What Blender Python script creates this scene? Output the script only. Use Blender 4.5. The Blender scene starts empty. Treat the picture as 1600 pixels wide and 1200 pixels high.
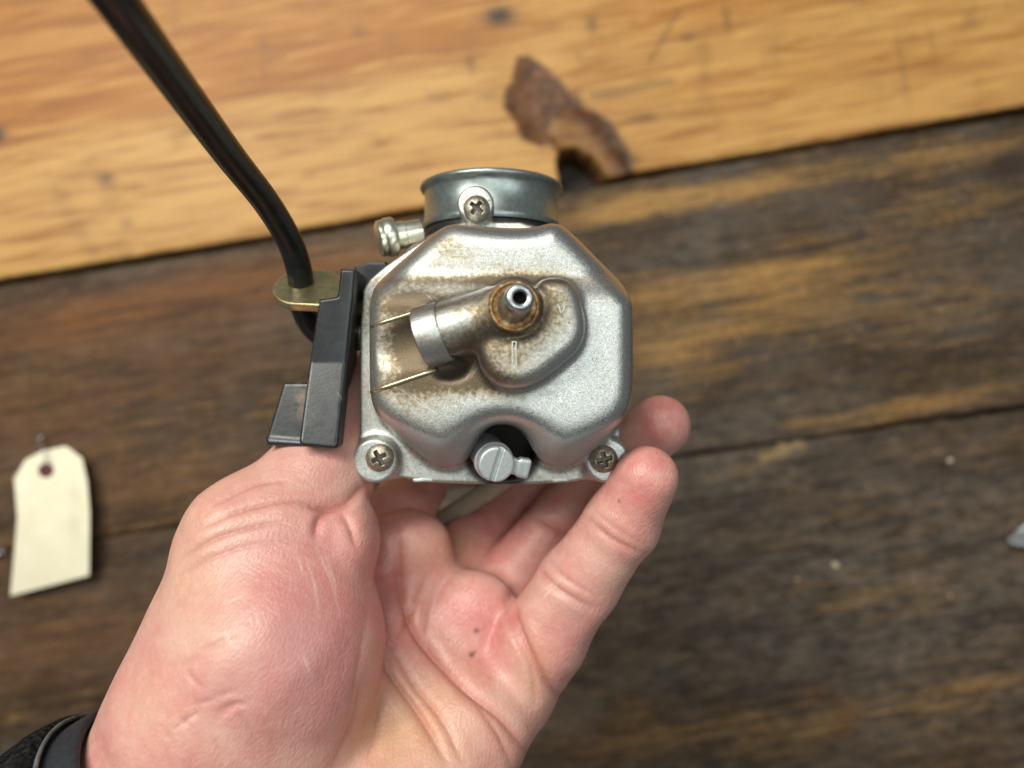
import bpy, math
import numpy as np
from mathutils import Vector, Matrix

# ------------------------------------------------------------------ camera, lamps, exposure
sc = bpy.context.scene
COL = sc.collection
F_PX, CAM_H = 1180.0, 385.0            # focal length in 1600-px units, lens height over the bench (mm)
cam_d = bpy.data.cameras.new('camera'); cam = bpy.data.objects.new('camera', cam_d); COL.objects.link(cam)
cam.location = (0, 0, CAM_H/1000)
cam_d.sensor_width = 36.0; cam_d.lens = F_PX/1600*36
cam_d.clip_start = 0.005; cam_d.clip_end = 20
cam_d.dof.use_dof = True; cam_d.dof.focus_distance = 0.164; cam_d.dof.aperture_fstop = 8.0
sc.camera = cam

w = bpy.data.worlds.new('World'); sc.world = w; w.use_nodes = True
w.node_tree.nodes['Background'].inputs[0].default_value = (0.92, 0.96, 0.95, 1)
w.node_tree.nodes['Background'].inputs[1].default_value = 0.15

def area(name, loc, target, sx, sy, power, color):
    l = bpy.data.lights.new(name, 'AREA'); l.shape = 'RECTANGLE'; l.size = sx; l.size_y = sy
    l.energy = power; l.color = color
    o = bpy.data.objects.new(name, l); COL.objects.link(o)
    o.location = loc
    o.rotation_euler = (Vector(target)-Vector(loc)).to_track_quat('-Z', 'Y').to_euler()
    return o
area('ceiling_lamp', (-0.48, 0.64, 1.12), (0, 0, 0.15), 1.0, 0.24, 20.5, (1.0, 0.985, 0.90))
area('ceiling_lamp', (0.36, 0.12, 1.45), (0, 0, 0.15), 0.26, 1.4, 6.2, (0.93, 1.0, 0.96))
sc.view_settings.view_transform = 'Standard'; sc.view_settings.look = 'None'
sc.view_settings.exposure = 0.0; sc.view_settings.gamma = 1.0
sc.view_settings.use_curve_mapping = False
sc.cycles.use_denoising = True
sc.cycles.max_bounces = 10

# ------------------------------------------------------------------ helpers
rng = np.random.default_rng(7)
def P(px, py, d):                       # a point at distance d (mm) that was measured at a photo pixel
    return np.array([(px-800)*d/F_PX, (600-py)*d/F_PX, CAM_H-d], float)
def PXY(v):
    d = CAM_H - v[:, 2]
    return 800+v[:, 0]*F_PX/d, 600-v[:, 1]*F_PX/d

def tag(o, label=None, cat=None, group=None, kind=None):
    if label: o['label'] = label
    if cat: o['category'] = cat
    if group: o['group'] = group
    if kind: o['kind'] = kind
    return o
def empty(name, loc):
    o = bpy.data.objects.new(name, None); COL.objects.link(o)
    o.location = Vector(loc)/1000; o.empty_display_size = 0.01
    ORG[o.name] = np.array(loc, float)
    return o
ORG = {}
def build(name, verts, faces, mat, parent=None, attrs=None, smooth=True, origin=None, bevel=0, bseg=2, sharp=None):
    verts = np.asarray(verts, float)
    if parent is not None: org = ORG[parent.name]
    else: org = np.asarray(origin if origin is not None else (verts[:, 0].mean(), verts[:, 1].mean(), verts[:, 2].min()), float)
    me = bpy.data.meshes.new(name)
    vl = (verts-org)/1000
    if isinstance(faces, np.ndarray):
        nf = len(faces); k = faces.shape[1]
        me.vertices.add(len(vl)); me.vertices.foreach_set('co', vl.astype(np.float32).ravel())
        me.loops.add(nf*k); me.loops.foreach_set('vertex_index', faces.astype(np.int32).ravel())
        me.polygons.add(nf); me.polygons.foreach_set('loop_start', np.arange(0, nf*k, k, dtype=np.int32))
        me.update(calc_edges=True)
    else:
        me.from_pydata([tuple(v) for v in vl], [], [tuple(int(i) for i in f) for f in faces])
    if smooth: me.polygons.foreach_set('use_smooth', [True]*len(me.polygons))
    for an, av in (attrs or {}).items():
        a = me.attributes.new(an, 'FLOAT', 'POINT'); a.data.foreach_set('value', np.asarray(av, np.float32))
    if sharp is not None: me.set_sharp_from_angle(angle=math.radians(sharp))
    me.materials.append(mat)
    o = bpy.data.objects.new(name, me); COL.objects.link(o)
    if parent is not None: o.parent = parent
    else: o.location = Vector(org)/1000
    ORG[o.name] = org
    if bevel:
        b = o.modifiers.new('bevel', 'BEVEL'); b.width = bevel/1000; b.segments = bseg; b.limit_method = 'ANGLE'; b.angle_limit = math.radians(35)
        b.harden_normals = False
    return o

# --- signed distance tools (points are (N,3) arrays in mm)
def ln(a): return np.sqrt((a*a).sum(-1))
def cone(p, a, b, ra, rb):
    a = np.asarray(a, np.float32); b = np.asarray(b, np.float32); ba = b-a; pa = p-a
    h = np.clip(pa@ba/float(ba@ba), 0, 1)
    return ln(pa-h[:, None]*ba)-(ra+(rb-ra)*h)
def ellip(p, c, ax, r):
    q = (p-np.asarray(c, np.float32))@np.asarray(ax, np.float32).T; r = np.asarray(r, np.float32)
    k0 = ln(q/r); k1 = ln(q/(r*r))+1e-6
    return k0*(k0-1)/k1
def cyl(p, a, b, r, rd=0.0):
    a = np.asarray(a, np.float32); b = np.asarray(b, np.float32); L = float(np.linalg.norm(b-a)); u = (b-a)/L
    pa = p-a; t = pa@u; rad = ln(pa-t[:, None]*u)
    dx = rad-r+rd; dy = np.abs(t-L/2)-L/2+rd
    return np.minimum(np.maximum(dx, dy), 0)+np.sqrt(np.maximum(dx, 0)**2+np.maximum(dy, 0)**2)-rd
def box(p, c, h, rd=0.0, R=None):
    q = p-np.asarray(c, np.float32)
    if R is not None: q = q@np.asarray(R, np.float32).T
    q = np.abs(q)-np.asarray(h, np.float32)+rd
    return np.minimum(q.max(-1), 0)+ln(np.maximum(q, 0))-rd
def poly2(p, pts):
    pts = np.asarray(pts, np.float32); x = p[:, 0]; y = p[:, 1]
    d = np.full(len(p), 1e9, np.float32); s = np.zeros(len(p), bool)
    for i in range(len(pts)):
        a = pts[i]; b = pts[i-1]; e = b-a
        wx = x-a[0]; wy = y-a[1]
        t = np.clip((wx*e[0]+wy*e[1])/float(e@e+1e-12), 0, 1)
        d = np.minimum(d, (wx-t*e[0])**2+(wy-t*e[1])**2)
        c = (y >= a[1]) != (y >= b[1])
        if abs(e[1]) > 1e-9: s ^= c & (wx < e[0]*wy/e[1])
    d = np.sqrt(d)
    return np.where(s, -d, d)
def extr(d2, z, z0, z1, rd):
    dx = d2+rd; dy = np.maximum(z-z1, z0-z)+rd
    return np.minimum(np.maximum(dx, dy), 0)+np.sqrt(np.maximum(dx, 0)**2+np.maximum(dy, 0)**2)-rd
def smin(a, b, k):
    h = np.maximum(k-np.abs(a-b), 0)/k
    return np.minimum(a, b)-h*h*k*0.25
def smax(a, b, k): return -smin(-a, -b, k)
def chaikin(pts, n=2, q=0.25):
    pts = np.asarray(pts, float)
    for _ in range(n):
        nx = np.roll(pts, -1, 0)
        pts = np.stack([pts*(1-q)+nx*q, pts*q+nx*(1-q)], 1).reshape(-1, pts.shape[1])
    return pts
def seg2(x, y, pl):                     # distance in the plane to a polyline, and 0..1 along it
    d = np.full(len(x), 1e9); tt = np.zeros(len(x)); n = len(pl)-1
    for i in range(n):
        a = np.array(pl[i], float); e = np.array(pl[i+1], float)-a
        t = np.clip(((x-a[0])*e[0]+(y-a[1])*e[1])/(e@e+1e-9), 0, 1)
        dd = np.hypot(x-a[0]-t*e[0], y-a[1]-t*e[1])
        m = dd < d; d[m] = dd[m]; tt[m] = (i+t[m])/n
    return d, tt
def smoothstep(a, b, x):
    t = np.clip((x-a)/(b-a), 0, 1); return t*t*(3-2*t)

def sdf_mesh(fn, lo, hi, h, relax=1):
    lo = np.asarray(lo, float); hi = np.asarray(hi, float)
    nc = np.ceil((hi-lo)/(4*h)).astype(int)+1
    def ev(pts):
        out = np.empty(len(pts), np.float32)
        for i in range(0, len(pts), 200000): out[i:i+200000] = fn(pts[i:i+200000].astype(np.float32))
        return out
    g = np.stack(np.meshgrid(*[lo[i]+4*h*np.arange(nc[i]+1) for i in range(3)], indexing='ij'), -1)
    Fc = ev(g.reshape(-1, 3)).reshape(nc+1)
    near = np.abs(Fc) < 4*h*2.2
    act = np.zeros(nc, bool)
    for i in (0, 1):
        for j in (0, 1):
            for k in (0, 1): act |= near[i:i+nc[0], j:j+nc[1], k:k+nc[2]]
    nf = nc*4
    up = lambda a: a.repeat(4, 0).repeat(4, 1).repeat(4, 2)
    m = np.zeros(nf+1, bool); u = up(act)
    for i in (0, 1):
        for j in (0, 1):
            for k in (0, 1): m[i:i+nf[0], j:j+nf[1], k:k+nf[2]] |= u
    F = np.full(nf+1, 1.0, np.float32); F[:-1, :-1, :-1] = up(Fc[:-1, :-1, :-1])
    idx = np.argwhere(m); F[m] = ev(lo+idx*h)
    ins = F < 0
    cnt = np.zeros(nf, np.int8)
    for i in (0, 1):
        for j in (0, 1):
            for k in (0, 1): cnt += ins[i:i+nf[0], j:j+nf[1], k:k+nf[2]]
    cell = np.argwhere((cnt > 0) & (cnt < 8))
    vid = np.full(nf, -1, np.int32); vid[tuple(cell.T)] = np.arange(len(cell))
    pos = np.zeros((len(cell), 3)); num = np.zeros(len(cell))
    C = [(i, j, k) for i in (0, 1) for j in (0, 1) for k in (0, 1)]
    for a in C:
        for ax in range(3):
            if a[ax]: continue
            b = list(a); b[ax] = 1
            ia = cell+np.array(a); ib = cell+np.array(b)
            va = F[tuple(ia.T)]; vb = F[tuple(ib.T)]
            s = (va < 0) != (vb < 0)
            t = va[s]/(va[s]-vb[s])
            pp = np.tile(np.array(a, float), (s.sum(), 1)); pp[:, ax] = t
            pos[s] += pp; num[s] += 1
    V = lo+(cell+pos/num[:, None])*h
    faces = []
    for ax in range(3):
        b1, b2 = (ax+1) % 3, (ax+2) % 3
        sl0 = [slice(None)]*3; sl1 = [slice(None)]*3; sl0[ax] = slice(0, -1); sl1[ax] = slice(1, None)
        i0 = ins[tuple(sl0)]; i1 = ins[tuple(sl1)]
        e = np.argwhere(i0 != i1)
        e = e[(e[:, b1] > 0) & (e[:, b2] > 0) & (e[:, b1] < nf[b1]) & (e[:, b2] < nf[b2])]
        q = []
        for o1, o2 in ((1, 1), (0, 1), (0, 0), (1, 0)):
            c = e.copy(); c[:, b1] -= o1; c[:, b2] -= o2; q.append(vid[tuple(c.T)])
        q = np.stack(q, 1); fl = ~i0[tuple(e.T)]
        q[fl] = q[fl][:, ::-1]; faces.append(q)
    Fq = np.concatenate(faces); Fq = Fq[(Fq >= 0).all(1)]
    for _ in range(relax):
        eps = h*0.6; g0 = ev(V)
        gr = np.stack([ev(V+eps*np.eye(3)[i])-ev(V-eps*np.eye(3)[i]) for i in range(3)], 1)/(2*eps)
        n2 = np.maximum((gr*gr).sum(1), 0.25)
        stp = np.clip(g0/n2, -h*0.7, h*0.7)
        V = V-stp[:, None]*gr
    return V, Fq

def vnormals(V, Fq):
    n = np.cross(V[Fq[:, 2]]-V[Fq[:, 0]], V[Fq[:, 3]]-V[Fq[:, 1]])
    N = np.zeros_like(V)
    for k in range(4): np.add.at(N, Fq[:, k], n)
    return N/np.maximum(np.linalg.norm(N, axis=1, keepdims=True), 1e-12)

def frame(z, hint=(0, 1, 0)):
    z = np.asarray(z, float); z = z/np.linalg.norm(z)
    x = np.cross(hint, z)
    if np.linalg.norm(x) < 1e-3: x = np.cross((1, 0, 0), z)
    x = x/np.linalg.norm(x); y = np.cross(z, x)
    return x, y, z
def lathe(prof, base, axis, seg=64, sx=1, sy=1, hint=(0, 1, 0)):   # prof: list of (radius, height)
    x, y, z = frame(axis, hint); base = np.asarray(base, float)
    th = np.linspace(0, 2*np.pi, seg, endpoint=False)
    V = []; Fs = []
    for r, hh in prof:
        for t in th: V.append(base+x*r*math.cos(t)*sx+y*r*math.sin(t)*sy+z*hh)
    for i in range(len(prof)-1):
        for j in range(seg):
            k = (j+1) % seg
            Fs.append((i*seg+j, i*seg+k, (i+1)*seg+k, (i+1)*seg+j))
    if prof[0][0] > 1e-6: Fs.append(tuple(range(seg-1, -1, -1)))
    if prof[-1][0] > 1e-6: Fs.append(tuple((len(prof)-1)*seg+j for j in range(seg)))
    return V, Fs
def ring(prof, base, axis, seg=64, **k):     # closed profile, open in the middle
    V, Fs = lathe(list(prof)+[prof[0]], base, axis, seg, **k)
    n = len(prof)
    Fs = [f for f in Fs if len(f) == 4]
    Fs = [tuple(i-n*seg if i >= n*seg else i for i in f) for f in Fs]
    return V[:n*seg], Fs
def spline(pts, n):
    pts = np.asarray(pts, float); k = len(pts)
    ext = np.vstack([2*pts[0]-pts[1], pts, 2*pts[-1]-pts[-2]])
    out = []
    for t in np.linspace(0, k-1-1e-6, n):
        i = int(t); f = t-i
        a, b, c, d = ext[i], ext[i+1], ext[i+2], ext[i+3]
        out.append(0.5*((2*b)+(c-a)*f+(2*a-5*b+4*c-d)*f*f+(3*b-a-3*c+d)*f**3))
    return np.array(out)
def tube(path, r, seg=24, cap=True):
    path = np.asarray(path, float); n = len(path); r = np.broadcast_to(np.asarray(r, float), (n,))
    T = np.gradient(path, axis=0); T /= np.linalg.norm(T, axis=1, keepdims=True)
    x, y, _ = frame(T[0]); V = []
    for i in range(n):
        x = x-T[i]*(x@T[i]); x /= np.linalg.norm(x); y = np.cross(T[i], x)
        for j in range(seg):
            t = 2*np.pi*j/seg; V.append(path[i]+(x*math.cos(t)+y*math.sin(t))*r[i])
    Fs = [(i*seg+j, i*seg+(j+1) % seg, (i+1)*seg+(j+1) % seg, (i+1)*seg+j) for i in range(n-1) for j in range(seg)]
    if cap: Fs += [tuple(range(seg-1, -1, -1)), tuple((n-1)*seg+j for j in range(seg))]
    return V, Fs
def prism(top, off):                      # polygon of 3-D points (counter-clockwise seen from the lens) pushed along off
    top = np.asarray(top, float); n = len(top); off = np.asarray(off, float)
    V = np.vstack([top, top+off])
    Fs = [tuple(range(n)), tuple(range(2*n-1, n-1, -1))]
    Fs += [(i, n+i, n+(i+1) % n, (i+1) % n) for i in range(n)]
    a = top[1]-top[0]; nn = np.zeros(3)
    for i in range(n): nn += np.cross(top[i], top[(i+1) % n])
    if nn@off > 0: Fs = [tuple(reversed(f)) for f in Fs]
    return V, Fs

# ------------------------------------------------------------------ materials
class NT:
    def __init__(s, name):
        s.m = bpy.data.materials.new(name); s.m.use_nodes = True
        s.t = s.m.node_tree; s.b = s.t.nodes['Principled BSDF']
    def n(s, typ, **kw):
        nd = s.t.nodes.new('ShaderNode'+typ)
        for k, v in kw.items(): setattr(nd, k, v)
        return nd
    def lk(s, a, b): s.t.links.new(a, b)
    def put(s, sock, v):
        if hasattr(v, 'is_output') or isinstance(v, bpy.types.NodeSocket): s.lk(v, sock)
        else: sock.default_value = v
    def set(s, **kw):
        for k, v in kw.items():
            nm = {'col': 'Base Color', 'rough': 'Roughness', 'metal': 'Metallic', 'normal': 'Normal', 'sss': 'Subsurface Weight', 'spec': 'Specular IOR Level', 'coat': 'Coat Weight'}.get(k, k)
            if k == 'col' and isinstance(v, tuple): v = (*v, 1)
            s.put(s.b.inputs[nm], v)
    def pos(s, rot=0.0, scale=(1, 1, 1)):
        g = s.n('NewGeometry'); m = s.n('Mapping')
        s.lk(g.outputs['Position'], m.inputs['Vector']); m.vector_type = 'TEXTURE'      # turn first, then stretch
        m.inputs['Rotation'].default_value = (0, 0, -rot); m.inputs['Scale'].default_value = tuple(1/k for k in scale)
        return m.outputs[0]
    def noise(s, vec, scale, detail=4, rough=0.55, dist=0.0):
        nd = s.n('TexNoise'); s.lk(vec, nd.inputs['Vector'])
        nd.inputs['Scale'].default_value = scale; nd.inputs['Detail'].default_value = detail
        nd.inputs['Roughness'].default_value = rough; nd.inputs['Distortion'].default_value = dist
        return nd.outputs[0]
    def voro(s, vec, scale, feature='F1'):
        nd = s.n('TexVoronoi', feature=feature); s.lk(vec, nd.inputs['Vector']); nd.inputs['Scale'].default_value = scale
        return nd.outputs[0]
    def ramp(s, f, *stops, interp='LINEAR'):
        nd = s.n('ValToRGB'); s.put(nd.inputs[0], f); cr = nd.color_ramp; cr.interpolation = interp
        while len(cr.elements) < len(stops): cr.elements.new(0.5)
        for e, (p, c) in zip(cr.elements, stops):
            e.position = p; e.color = (c, c, c, 1) if isinstance(c, (int, float)) else (*c, 1)
        return nd.outputs[0]
    def mix(s, f, a, b, mode='MIX'):
        nd = s.n('MixRGB', blend_type=mode); s.put(nd.inputs[0], f)
        for k, v in ((1, a), (2, b)): s.put(nd.inputs[k], (*v, 1) if isinstance(v, tuple) else v)
        return nd.outputs[0]
    def math(s, op, a, b=0.0, clamp=False):
        nd = s.n('Math', operation=op, use_clamp=clamp); s.put(nd.inputs[0], a); s.put(nd.inputs[1], b)
        return nd.outputs[0]
    def attr(s, name):
        nd = s.n('Attribute', attribute_name=name); return nd.outputs['Fac']
    def bump(s, h, strength, dist, normal=None):
        nd = s.n('Bump'); s.put(nd.inputs['Height'], h); nd.inputs['Strength'].default_value = strength; nd.inputs['Distance'].default_value = dist
        if normal is not None: s.lk(normal, nd.inputs['Normal'])
        return nd.outputs[0]

def simple(name, col, rough=0.5, metal=0.0, var=0.15, nscale=600, bump=0.15, bdist=0.0001, spec=0.5):
    t = NT(name); p = t.pos()
    n = t.noise(p, nscale, 5, 0.6); n2 = t.noise(p, nscale*0.13, 3)
    dark = tuple(c*(1-var*1.6) for c in col); lite = tuple(min(1, c*(1+var)) for c in col)
    c = t.mix(t.ramp(n, (0.3, 0), (0.7, 1)), dark, lite)
    c = t.mix(t.math('MULTIPLY', t.ramp(n2, (0.45, 0), (0.65, 1)), 0.4), c, dark)
    t.set(col=c, rough=t.math('ADD', t.math('MULTIPLY', n2, 0.25), rough-0.12), metal=metal, normal=t.bump(n, bump, bdist), spec=spec)
    return t.m

def cast_metal(name, col=(0.62, 0.635, 0.62), rough=0.41, sand=1.0):
    # bead-blasted aluminium casting; "dirt" holds the brown fuel varnish, "polish" the rubbed edges, and black is painted in where cavities are shaded
    t = NT(name); p = t.pos()
    fine = t.noise(p, 3400, 3, 0.75); grain = t.noise(p, 1100, 4, 0.65); big = t.noise(p, 130, 4, 0.6)
    sp = t.ramp(fine, (0.40, 0.0), (0.62, 1.0))
    base = t.mix(sp, tuple(c*0.56 for c in col), tuple(min(1, c*1.20) for c in col))
    base = t.mix(t.math('MULTIPLY', t.ramp(big, (0.4, 0), (0.7, 1)), 0.22), base, tuple(c*0.6 for c in col))
    d = t.attr('dirt'); pol = t.attr('polish')
    dn = t.math('ADD', t.math('MULTIPLY', d, 1.25), t.math('MULTIPLY', t.math('SUBTRACT', grain, 0.5), 1.25))
    dn = t.math('ADD', dn, t.math('MULTIPLY', t.math('SUBTRACT', big, 0.5), 0.6))
    dn = t.math('ADD', dn, t.math('MULTIPLY', t.math('SUBTRACT', fine, 0.5), 0.9))
    film = t.ramp(dn, (0.10, 0.0), (0.80, 1.0))
    crust = t.ramp(dn, (1.0, 0.0), (1.5, 1.0))
    vc = t.ramp(dn, (0.2, (0.58, 0.55, 0.46)), (0.55, (0.46, 0.395, 0.27)), (0.85, (0.27, 0.205, 0.115)), (1.0, (0.125, 0.082, 0.038)))
    vc = t.mix(t.math('SUBTRACT', 1.0, sp), vc, t.mix(0.55, vc, (0.06, 0.035, 0.014)))
    c = t.mix(t.math('MULTIPLY', film, 0.92), base, vc)
    c = t.mix(crust, c, (0.030, 0.017, 0.007))
    pit = t.ramp(t.voro(p, 520), (0.06, 1.0), (0.14, 0.0))
    c = t.mix(t.math('MULTIPLY', pit, t.math('MULTIPLY', t.ramp(big, (0.38, 0), (0.56, 1)), 0.9)), c, (0.07, 0.085, 0.08))
    c = t.mix(t.math('MULTIPLY', pol, 0.6), c, (0.64, 0.66, 0.67))
    for k_, (rot_, sc_) in enumerate(((0.6, (70, 1500, 400)), (2.1, (90, 1700, 400)), (1.2, (60, 1300, 400)))):
        sn = t.noise(t.pos(rot_, sc_), 1.0, 2, 0.5, 0.8)
        c = t.mix(t.math('MULTIPLY', t.ramp(sn, (0.70, 0.0), (0.75, 1.0)), 0.18 if k_ else 0.26), c, (0.80, 0.81, 0.80) if k_ != 2 else (0.16, 0.15, 0.14))
    shade_grime = t.attr('shade_grime')
    c = t.mix(shade_grime, c, (0.012, 0.010, 0.008))
    dull = t.attr('dull')
    c = t.mix(t.math('MULTIPLY', dull, 0.8), c, t.mix(grain, (0.22, 0.225, 0.225), (0.36, 0.365, 0.36)))
    r = t.math('ADD', rough, t.math('MULTIPLY', film, 0.12))
    r = t.math('ADD', r, t.math('MULTIPLY', dull, 0.12))
    r = t.math('SUBTRACT', r, t.math('MULTIPLY', pol, 0.07))
    r = t.math('ADD', r, t.math('MULTIPLY', crust, 0.3))
    r = t.math('ADD', r, t.math('MULTIPLY', t.math('SUBTRACT', fine, 0.5), 0.25))
    mt = t.math('SUBTRACT', t.math('SUBTRACT', 1.0, t.math('MULTIPLY', dull, 0.72)), t.math('MAXIMUM', t.math('MULTIPLY', crust, 0.6), shade_grime), clamp=True)
    hgt = t.math('ADD', t.math('MULTIPLY', fine, t.math('SUBTRACT', 1.0, t.math('MULTIPLY', pol, 0.75))), t.math('MULTIPLY', grain, 0.8))
    t.set(col=c, rough=r, metal=mt, normal=t.bump(hgt, 0.38*sand, 0.00012))
    return t.m

M_BOWL = cast_metal('cast_aluminium')
M_BODY = cast_metal('grey_cast_body', (0.60, 0.59, 0.54), 0.55)
M_ZINC = simple('dull_zinc', (0.33, 0.38, 0.37), 0.36, 0.9, 0.14, 900, 0.2)
M_SCREW = simple('worn_screw_steel', (0.36, 0.33, 0.26), 0.38, 0.9, 0.3, 1400, 0.4)
M_NOZZLE = simple('grey_steel_tube', (0.48, 0.50, 0.52), 0.30, 0.95, 0.18, 1400, 0.2)
M_ALLOY = simple('pale_alloy', (0.60, 0.64, 0.64), 0.48, 0.7, 0.12, 1500, 0.3)
M_BRASS = simple('yellow_zinc_plate', (0.62, 0.53, 0.29), 0.33, 0.95, 0.15, 700, 0.2)
M_FITTING = simple('pale_plated_steel', (0.66, 0.66, 0.56), 0.30, 0.95, 0.1, 900, 0.15)
M_RUBBER = simple('black_rubber', (0.012, 0.012, 0.012), 0.55, 0.0, 0.4, 900, 0.3)
M_SHADE = simple('cavity_shade', (0.006, 0.005, 0.004), 0.9, 0.0, 0.2, 900, 0.1, spec=0.1)  # flat black that stands in for shade inside holes
M_VENT = simple('grey_vent_tube', (0.30, 0.27, 0.20), 0.45, 0.0, 0.12, 300, 0.1)

M_RIB = simple('brassy_rib', (0.62, 0.55, 0.36), 0.34, 0.95, 0.2, 1500, 0.2)
def m_black_paint():
    t = NT('black_painted_plastic'); p = t.pos()
    n = t.noise(p, 240, 5, 0.65); f = t.noise(p, 1500, 3); s = t.noise(t.pos(0.9, (60, 900, 300)), 1.0, 3, 0.6)
    c = t.mix(t.ramp(n, (0.42, 0), (0.75, 1)), (0.008, 0.010, 0.012), (0.024, 0.028, 0.033))
    sc_ = t.math('MULTIPLY', t.ramp(s, (0.66, 0), (0.74, 1)), 0.35)
    c = t.mix(sc_, c, (0.16, 0.165, 0.17))
    e = t.attr('wear')
    c = t.mix(t.math('MULTIPLY', e, t.ramp(n, (0.4, 0), (0.6, 1))), c, (0.20, 0.13, 0.08))
    t.set(col=c, rough=t.math('ADD', 0.20, t.math('MULTIPLY', n, 0.30)), normal=t.bump(t.math('ADD', f, t.math('MULTIPLY', n, 1.0)), 0.12, 0.00015), spec=0.55)
    return t.m
M_BLACK = m_black_paint()
def m_hose():
    t = NT('scuffed_black_hose'); p = t.pos()
    n = t.noise(p, 160, 5, 0.65); f = t.noise(p, 900, 3); sp = t.ramp(t.voro(p, 130), (0.06, 1), (0.14, 0))
    c = t.mix(t.ramp(n, (0.5, 0), (0.8, 1)), (0.006, 0.006, 0.006), (0.022, 0.021, 0.019))
    c = t.mix(t.math('MULTIPLY', sp, t.ramp(n, (0.55, 0), (0.62, 0.45))), c, (0.25, 0.25, 0.24))
    t.set(col=c, rough=t.math('ADD', 0.20, t.math('MULTIPLY', n, 0.3)), normal=t.bump(f, 0.12, 0.0002), spec=0.5)
    return t.m
M_HOSE = m_hose()

def m_skin():
    t = NT('skin'); p = t.pos()
    red = t.attr('red'); yel = t.attr('yellow'); cr = t.attr('crease')
    n1 = t.noise(p, 90, 5, 0.6); n2 = t.noise(p, 420, 3, 0.6)
    c = t.mix(t.math('ADD', red, t.math('MULTIPLY', t.math('SUBTRACT', n1, 0.5), 1.7), clamp=True), (0.63, 0.385, 0.315), (0.55, 0.19, 0.175))
    n3 = t.noise(p, 260, 4, 0.6)
    c = t.mix(t.ramp(n3, (0.55, 0.0), (0.72, 0.35)), c, (0.60, 0.21, 0.19))
    c = t.mix(t.math('MULTIPLY', yel, 0.8), c, (0.58, 0.34, 0.18))
    c = t.mix(t.math('MULTIPLY', t.ramp(n2, (0.45, 0), (0.7, 1)), 0.22), c, (0.76, 0.48, 0.40))
    c = t.mix(t.math('MULTIPLY', cr, 0.75, clamp=True), c, (0.38, 0.09, 0.065))
    c = t.mix(t.attr('mauve'), c, t.mix(n3, (0.46, 0.215, 0.21), (0.60, 0.30, 0.285)))
    c = t.mix(t.attr('scar'), c, (0.86, 0.66, 0.58))
    c = t.mix(t.attr('speck'), c, (0.05, 0.03, 0.025))
    v = t.voro(t.pos(0.5, (1.0, 0.55, 0.7)), 1900); v2 = t.noise(p, 700, 4, 0.65)
    hgt = t.math('ADD', t.math('MULTIPLY', v, 0.6), t.math('MULTIPLY', v2, 0.7))
    # fingerprint ridges
    wv = t.n('TexWave', wave_type='BANDS', bands_direction='DIAGONAL'); t.lk(t.pos(0.3), wv.inputs['Vector'])
    wv.inputs['Scale'].default_value = 520; wv.inputs['Distortion'].default_value = 5; wv.inputs['Detail'].default_value = 1
    wv.inputs['Detail Scale'].default_value = 0.25
    hgt = t.math('ADD', hgt, t.math('MULTIPLY', wv.outputs['Fac'], t.math('MULTIPLY', t.attr('ridge'), 0.22)))
    # fine skin lines running across the ball of the thumb
    ln_ = t.noise(t.pos(0.45, (70, 1000, 200)), 1.0, 3, 0.6)
    hgt = t.math('ADD', hgt, t.math('MULTIPLY', ln_, t.math('MULTIPLY', t.attr('lines'), 1.0)))
    t.set(col=c, rough=t.math('ADD', 0.31, t.math('MULTIPLY', n2, 0.22)), normal=t.bump(hgt, 0.34, 0.0004), sss=0.45, spec=0.5)
    t.b.inputs['Subsurface Radius'].default_value = (1.0, 0.32, 0.18); t.b.inputs['Subsurface Scale'].default_value = 0.0016
    return t.m
M_SKIN = m_skin()

# ------------------------------------------------------------------ the bench
BANG = math.radians(9.6)
CB, SB = math.cos(BANG), math.sin(BANG)
def uv_of(px, py):
    x, y, _ = P(px, py, CAM_H); return x*CB+y*SB, -x*SB+y*CB

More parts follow.
